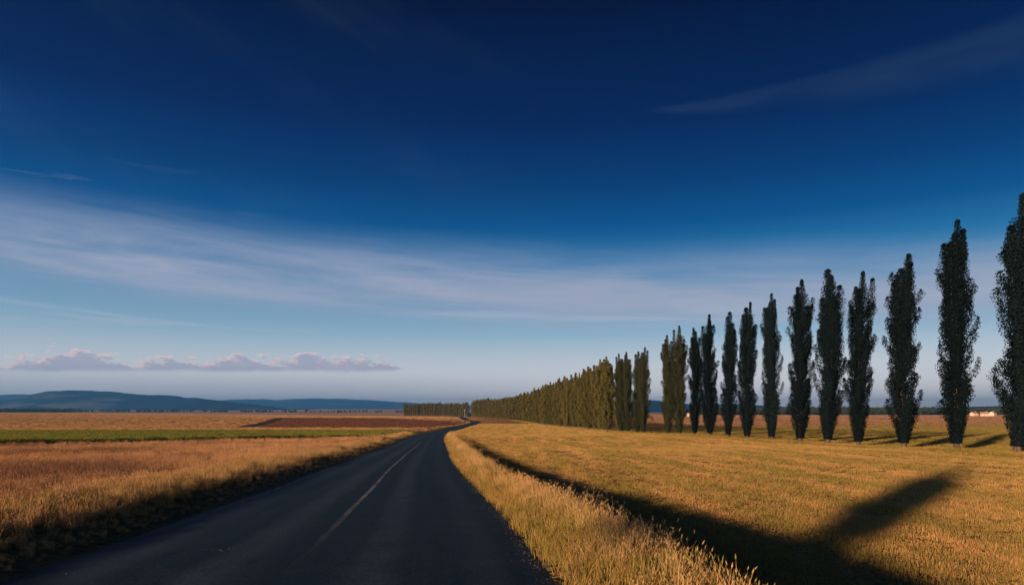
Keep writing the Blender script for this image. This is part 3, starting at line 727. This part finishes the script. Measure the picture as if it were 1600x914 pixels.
NEAR = [poplar(f'poplar{i}', 200+i, 52000, .140, W=[3.6, 3.3, 3.7, 3.5, 3.2, 3.6][i], nb_=[46, 42, 50, 44, 40, 46][i], PW=.78, lead=[3, 4, 2, 4, 3, 3][i]) for i in range(6)]
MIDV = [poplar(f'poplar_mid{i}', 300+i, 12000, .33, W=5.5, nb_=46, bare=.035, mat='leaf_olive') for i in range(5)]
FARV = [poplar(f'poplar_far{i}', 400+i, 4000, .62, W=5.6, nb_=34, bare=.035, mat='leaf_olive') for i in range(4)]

def place_tree(name, pair, x, y, h, rz, label, group, wsc=1.0, crown=None, cat='poplar'):
    z = float(H(x, y)); r = link(name, None, None, (x, y, z), rz); r.empty_display_size = 1
    k = h/22.0; r.scale = (k*wsc, k*wsc, k)
    tl = random.Random(int(x*97+y*31)); r.rotation_euler = (tl.uniform(-.022, .022), tl.uniform(-.022, .022), rz)
    link('crown', crown or pair[0], r); link('trunk', pair[1], r)
    tag(r, label, cat, group); return r

G1 = 'separate poplars in the row right of the road'
near = [(1589, 58.7, 22.2, 0, 1.15, 'tallest looking dark poplar, its crown cut by the right edge of the photo'),
        (1495, 67, 22.5, 1, 1.05, 'tall dark poplar just left of the one cut by the photo edge'),
        (1413, 77, 21.8, 3, 1.12, 'dark poplar with a split double top, third from the right edge'),
        (1342, 85.5, 21.7, 2, 1.00, 'dark poplar fourth from the right edge, left of the wide gap between crowns'),
        (1293, 93, 23.5, 4, 1.15, 'dark poplar fifth from the right edge, close beside its right hand neighbour of equal height'),
        (1250, 99, 23.5, 5, 1.00, 'dark poplar sixth from the right edge, with a broad crown and short bare trunk'),
        (1206, 106, 22.9, 1, .95, 'slim dark poplar seventh from the right edge'),
        (1168, 113, 22.7, 0, .95, 'slender dark poplar eighth from the right edge'),
        (1138, 120, 22.1, 4, .95, 'slim dark poplar ninth from the right edge, fifth from the gap'),
        (1110, 128, 22.8, 2, .98, 'dark poplar with a broad waist, fourth to the right of the gap in the row'),
        (1085, 136, 21.4, 3, .90, 'thin dark poplar third to the right of the gap in the row'),
        (1062, 143, 22.8, 5, 1.0, 'partly olive poplar second to the right of the gap in the row'),
        (1043, 150, 21.9, 1, 1.05, 'partly olive poplar standing first right of the gap in the row')]
midc = {}
for i, (px, y, h, v, ws, lb) in enumerate(near):
    x = (px-800)/1066.7*y
    cr = None
    if i >= 11:
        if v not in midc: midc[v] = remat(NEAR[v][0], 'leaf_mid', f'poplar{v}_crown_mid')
        cr = midc[v]
    place_tree('poplar', NEAR[v], x, y, h, i*1.3+.4, lb, G1, ws, cr)
# the closed run beyond the gap
G2 = 'poplars in the closed run beyond the gap'
rs = np.random.RandomState(12); y = 173.0; k = 0
first = ['dark green poplar at the near end of the closed run, just left of the gap', 'poplar second from the near end of the closed run left of the gap',
         'poplar third from the near end of the closed run', 'poplar fourth from the near end of the closed run']
mid4 = {}
while y < 978:
    if not (588 < y < 606):
        x = float(XR(y))+rs.normal(0, .7)
        if k < 4:
            v = (k*2+1) % 6
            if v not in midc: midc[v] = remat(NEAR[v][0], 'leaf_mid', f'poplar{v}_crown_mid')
            place_tree('poplar', NEAR[v], x, y, 22.2+rs.normal(0, .4), rs.rand()*6, first[k], G2, 1.15, midc[v])
        elif y < 430:
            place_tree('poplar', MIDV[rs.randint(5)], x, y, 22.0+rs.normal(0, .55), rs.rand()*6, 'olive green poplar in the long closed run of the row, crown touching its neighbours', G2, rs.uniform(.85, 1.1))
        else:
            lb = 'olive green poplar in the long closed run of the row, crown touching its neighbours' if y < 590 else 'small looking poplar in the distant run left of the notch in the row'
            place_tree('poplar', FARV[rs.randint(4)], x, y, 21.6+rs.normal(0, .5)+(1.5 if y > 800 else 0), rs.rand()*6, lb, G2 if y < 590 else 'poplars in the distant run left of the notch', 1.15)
    y += 7.0+rs.uniform(-.8, .8)+(0.6 if y > 400 else 0); k += 1
# far cross row beyond the bend
for i in range(31):
    px = 633+i*3.25; y = 1085-i*1.3+rs.normal(0, .8); x = (px-800)/1066.7*y
    place_tree('poplar', FARV[rs.randint(4)], x, y, 21.0+i*.08+rs.normal(0, .9), rs.rand()*6, 'tiny poplar in the far cross row behind the bend of the road', 'poplars of the far cross row', rs.uniform(.82, 1.02))

# roadside tree behind the camera whose shadow falls on the mown field
def place_caster():
    cr, tr = poplar('roadside_tree', 501, 9000, .17, W=2.7, nb_=36, bare=.38, lead=3, mat='leaf_mid', H0=6.7, PW=.7)
    place_tree('roadside_tree', (cr, tr), -7.4, -2.9, 22, .5, 'young roadside tree on the left bank, outside the photo', None, 1.0, None, 'tree')
place_caster()

# ------------------------------------------------------------------ distant country
m, nb, p, pos = newmat('hazed_wooded_hill'); M['hill'] = m
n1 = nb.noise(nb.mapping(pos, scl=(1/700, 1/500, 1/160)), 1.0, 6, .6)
nb.L.new(nb.mix(nb.smooth(n1, .54, .62), nb.mix(nb.smooth(nb.noise(pos, .012, 4), .3, .7), (0.004, 0.027, 0.075), (0.009, 0.044, 0.110)), (0.07, 0.095, 0.14)), p.inputs['Base Color'])  # woods and clearings carry painted haze blue on top of the haze box
def hill(name, D, ridge, depth, base=0.0, seed=1, rough=6.0):
    """ridge: list of (px, py) of the skyline as seen; turned into metres at distance D"""
    pr = np.array(ridge, float); hx = (pr[:, 0]-800)/1066.7*D; hz = CZ+(643-pr[:, 1])/1066.7*D
    f = curve(list(zip(hx, hz))); n = 260; m_ = 26
    x = np.linspace(hx[0], hx[-1], n); t = np.linspace(-1, 1, m_)
    X, T_ = np.meshgrid(x, t); top = f(X)
    nz = np.array([mnoise.fractal(Vector((a/420+seed, c*3.1, seed*2.)), .9, 2, 5) for a, c in zip(X.ravel(), T_.ravel())]).reshape(X.shape)
    prof = np.cos(np.clip(T_, -1, 1)*math.pi/2)**.8
    bz = base-8
    Z = bz+(top-bz)*prof+nz*rough*prof*(1-.55*prof)
    Y = D+T_*depth+nz*40
    i = (np.arange(m_-1)[:, None]*n+np.arange(n-1)[None]).ravel()
    me = npmesh(name, np.stack([X.ravel(), Y.ravel(), Z.ravel()], 1), np.stack([i, i+1, i+n+1, i+n], 1), M['hill'], True)
    tag(link(name, me), kind='structure')
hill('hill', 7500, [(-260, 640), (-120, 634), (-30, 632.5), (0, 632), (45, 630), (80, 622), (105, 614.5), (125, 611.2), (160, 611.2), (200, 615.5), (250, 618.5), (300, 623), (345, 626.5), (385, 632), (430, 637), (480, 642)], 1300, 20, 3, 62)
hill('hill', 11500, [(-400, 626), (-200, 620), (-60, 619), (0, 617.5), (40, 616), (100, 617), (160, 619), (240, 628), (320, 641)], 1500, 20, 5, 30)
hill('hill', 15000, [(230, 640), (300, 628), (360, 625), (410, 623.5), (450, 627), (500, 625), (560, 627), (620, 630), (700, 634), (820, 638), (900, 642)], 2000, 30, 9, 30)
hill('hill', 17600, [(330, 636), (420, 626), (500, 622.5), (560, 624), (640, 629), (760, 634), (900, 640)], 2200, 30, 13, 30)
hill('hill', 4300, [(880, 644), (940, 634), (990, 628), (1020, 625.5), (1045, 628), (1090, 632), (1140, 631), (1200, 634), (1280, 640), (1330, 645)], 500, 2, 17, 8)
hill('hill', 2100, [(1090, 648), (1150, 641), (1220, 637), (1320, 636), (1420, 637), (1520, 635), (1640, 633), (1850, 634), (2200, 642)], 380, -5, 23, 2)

# woods: rounded crowns made of leaf clumps, so far off they read as one mass
M['wood'] = leaf_mat('wood_leaves', (0.022, 0.036, 0.024), (0.050, 0.066, 0.034))
M['bushleaf'] = leaf_mat('bush_leaves', (0.06, 0.06, 0.022), (0.11, 0.10, 0.035))
def crownmesh(name, seed, n, ls, mat, wd=5.0, ht=11.0, low=1.0):
    rs = np.random.RandomState(seed); nlump = 9
    cen = np.stack([rs.normal(0, wd*.28, nlump), rs.normal(0, wd*.28, nlump), rs.uniform(low+ht*.2, ht*.85, nlump)], 1)
    rad = rs.uniform(.16, .27, nlump)*ht
    i = rs.randint(0, nlump, n); d = rs.normal(size=(n, 3)); d /= np.linalg.norm(d, axis=1)[:, None]
    Q = cen[i]+d*(rad[i]*rs.rand(n)**.3)[:, None]; Q[:, 2] = np.maximum(Q[:, 2], low*.3)
    nrm = d*.8+rs.normal(0, .5, (n, 3)); nrm /= np.linalg.norm(nrm, axis=1)[:, None]
    a1 = np.cross(nrm, rs.normal(size=(n, 3))); a1 /= np.linalg.norm(a1, axis=1)[:, None]; a2 = np.cross(nrm, a1)
    sz = (ls*rs.uniform(.6, 1.3, n))[:, None]; k = np.arange(n)
    V = np.concatenate([Q-a1*sz*.5, Q-a2*sz*.45, Q+a1*sz*.5, Q+a2*sz*.45])
    return npmesh(name, V, np.stack([k, k+n, k+2*n, k+3*n], 1), M[mat], False, {'c': np.tile(np.clip(.5+.4*d[:, 2]+rs.normal(0, .2, n), 0, 1), 4)})
vwood = variants('wood_tree', [crownmesh(f'wood_tree_{i}', 600+i, 420, 1.5, 'wood', 9, 15) for i in range(4)])
rs = np.random.RandomState(31)
def wood(name, P, seed, smin, smax, label, sink=0.5):
    a = np.array(P); Q = np.column_stack([a[:, 0], a[:, 1], a[:, 2] if a.shape[1] > 2 else H(a[:, 0], a[:, 1])-sink])
    scatter(name, vwood, 4, Q, seed, smin, smax, label, 'woodland', 0.05)
# right hand wood, on the ground and up the low ridge
P = []
for k in range(1500):
    px = rs.uniform(1090, 1800); yb = rs.uniform(1500, 1900)
    x = (px-800)/1066.7*yb
    P.append((x, yb, float(H(x, yb))+max(0, (yb-1500)/400)*rs.uniform(4, 9)-2))
wood('woodland', P, 41, .75, 1.15, 'dark wood along the horizon behind the separate poplars on the right')
P = []
for k in range(420):
    px = rs.uniform(-80, 110); y = rs.uniform(2450, 2700); P.append(((px-800)/1066.7*y, y))
for k in range(520):
    t = rs.rand()**.9; px = 60+t*580; y = 3100+t*500+rs.normal(0, 60*(1-t)+10)
    if rs.rand() > .25+.55*t and fnoise([px], [0], .05)[0] > -.25: P.append(((px-800)/1066.7*y, y))
wood('woodland', P, 43, .55, 1.1, 'thin dark line of far trees on the plain below the blue hills')
# lone round bush on the brown field, seen in the gap of the row
def bush(px, y, s, label, seed=700):
    x = (px-800)/1066.7*y
    r = link('bush', None, None, (x, y, float(H(x, y)))); r.scale = (s, s, s)
    link('foliage', crownmesh('bush_foliage', seed, 900, .55, 'bushleaf', 6, 6, .2), r)
    V, F = [], []; tube(V, F, Vector((0, 0, -.3)), Vector((0.1, 0, 2.6)), .22, .12); tube(V, F, Vector((0.1, 0, 1.6)), Vector((1.0, .3, 3.4)), .1, .05); tube(V, F, Vector((0.1, 0, 1.4)), Vector((-.9, -.2, 3.2)), .1, .05)
    link('stem', npmesh('bush_stem', np.array(V), np.array(F), M['bark'], True), r)
    tag(r, label, 'bush')
bush(1015, 560, .95, 'round olive bush alone in the brown field, seen through the gap between poplars')

# ------------------------------------------------------------------ far buildings
def flat(name, c, rough=.8):
    m, nb, p, pos = newmat(name)
    nb.L.new(nb.mix(nb.smooth(nb.noise(pos, .8, 4), .3, .7), c, tuple(v*.8 for v in c)), p.inputs['Base Color']); p.inputs['Roughness'].default_value = rough
    return m
M['wallp'] = flat('pale_render', (0.62, 0.50, 0.42)); M['roofp'] = flat('clay_roof', (0.38, 0.20, 0.14)); M['pane'] = flat('dark_pane', (0.03, 0.035, 0.045), .2)
M['steel'] = flat('pale_blue_steel', (0.40, 0.46, 0.55)); M['shed'] = flat('blue_sheet', (0.12, 0.16, 0.28))
def boxv(V, F, x0, x1, y0, y1, z0, z1):
    o = len(V); V += [(x0, y0, z0), (x1, y0, z0), (x1, y1, z0), (x0, y1, z0), (x0, y0, z1), (x1, y0, z1), (x1, y1, z1), (x0, y1, z1)]
    F += [tuple(o+i for i in f) for f in ((0, 3, 2, 1), (4, 5, 6, 7), (0, 1, 5, 4), (1, 2, 6, 5), (2, 3, 7, 6), (3, 0, 4, 7))]
def house(px, y, L, D, h, rise, rz, label, group='village buildings on the horizon', wall='wallp', roof='roofp', cat='house'):
    x = (px-800)/1066.7*y; r = link('house' if cat == 'house' else 'barn', None, None, (x, y, float(H(x, y))+.1), rz)
    V, F = [], []; boxv(V, F, -L/2, L/2, -D/2, D/2, -1, h)
    o = len(V); V += [(-L/2, -D/2, h+.001), (-L/2, D/2, h+.001), (-L/2, 0, h+rise-.15), (L/2, -D/2, h+.001), (L/2, D/2, h+.001), (L/2, 0, h+rise-.15)]
    link('wall', npmesh('house_wall', np.array(V), [np.array(F), np.array([(o, o+2, o+1), (o+3, o+4, o+5)])], M[wall]), r)
    V, F = [], []; e = .5
    for s in (-1, 1):
        o = len(V); dz = rise*e/(D/2)
        for zz in (0, .22):
            V += [(-L/2-e, s*(D/2+e), h-dz+zz), (L/2+e, s*(D/2+e), h-dz+zz), (L/2+e, 0, h+rise+zz), (-L/2-e, 0, h+rise+zz)]
        F += [tuple(o+i for i in f) for f in ((0, 1, 2, 3), (7, 6, 5, 4), (0, 4, 5, 1), (1, 5, 6, 2), (2, 6, 7, 3), (3, 7, 4, 0))]
    rf = link('roof', npmesh('house_roof', np.array(V), np.array(F), M[roof]), r)
    V, F = [], []; boxv(V, F, L*.2, L*.2+.8, -.4, .4, h+rise*.5, h+rise+1.1); link('chimney', npmesh('chimney', np.array(V), np.array(F), M[wall]), rf)
    nw = max(2, int(L/3.2))
    for k in range(nw):
        V, F = [], []; cx = -L/2+L*(k+.5)/nw; boxv(V, F, cx-.5, cx+.5, -D/2-.05, -D/2+.1, 1.0, 2.3)
        link('window', npmesh('window', np.array(V), np.array(F), M['pane']), r)
    tag(r, label, cat, group)
house(1522, 1120, 9, 8, 4.0, 2.4, .25, 'left house of the far village seen between the two right hand poplars')
house(1538, 1090, 11, 9, 3.6, 3.0, -.5, 'largest pale house of the far village seen between the two right hand poplars')
house(1551, 1130, 10, 8, 4.6, 2.6, .6, 'right house of the far village seen between the two right hand poplars')
house(1079, 1000, 8, 7, 4.0, 2.2, .3, 'tiny pale house low between the thin poplars near the gap', None)
# long low shed and steel mast where the far cross row ends
x = (727-800)/1066.7*1035
house(729, 1062, 14, 9, 4.2, 1.4, .1, 'low blue shed at the foot of the far poplars by the bend', None, 'shed', 'steel', 'barn')
r = link('mast', None, None, (x-.5, 1030, float(H(x, 1030))))
V, F = [], []
tube(V, F, Vector((0, 0, -.3)), Vector((0, 0, 12)), .26, .16, 6); link('pole', npmesh('mast_pole', np.array(V), np.array(F), M['steel'], True), r)
V, F = [], []; boxv(V, F, -1.3, 1.3, -.12, .12, 10.6, 10.85); boxv(V, F, -.9, .9, -.12, .12, 9.2, 9.45); link('crossarm', npmesh('mast_arm', np.array(V), np.array(F), M['steel']), r)
tag(r, 'pale utility pole before the low blue shed at the end of the far poplars', 'utility pole')

# ------------------------------------------------------------------ haze
V, F = [], []; boxv(V, F, -22000, 22000, -6000, 20500, -40, 372)
m = bpy.data.materials.new('haze'); m.use_nodes = True; nts = m.node_tree; nts.nodes.remove(nts.nodes['Principled BSDF'])
pv = nts.nodes.new('ShaderNodeVolumePrincipled'); pv.inputs['Density'].default_value = 7.5e-5; pv.inputs['Color'].default_value = (0.11, 0.43, 1.0, 1); pv.inputs['Anisotropy'].default_value = 0.30
nts.links.new(pv.outputs[0], nts.nodes['Material Output'].inputs['Volume'])
hz = link('haze', npmesh('haze', np.array(V, float), np.array(F), m)); tag(hz, kind='stuff')
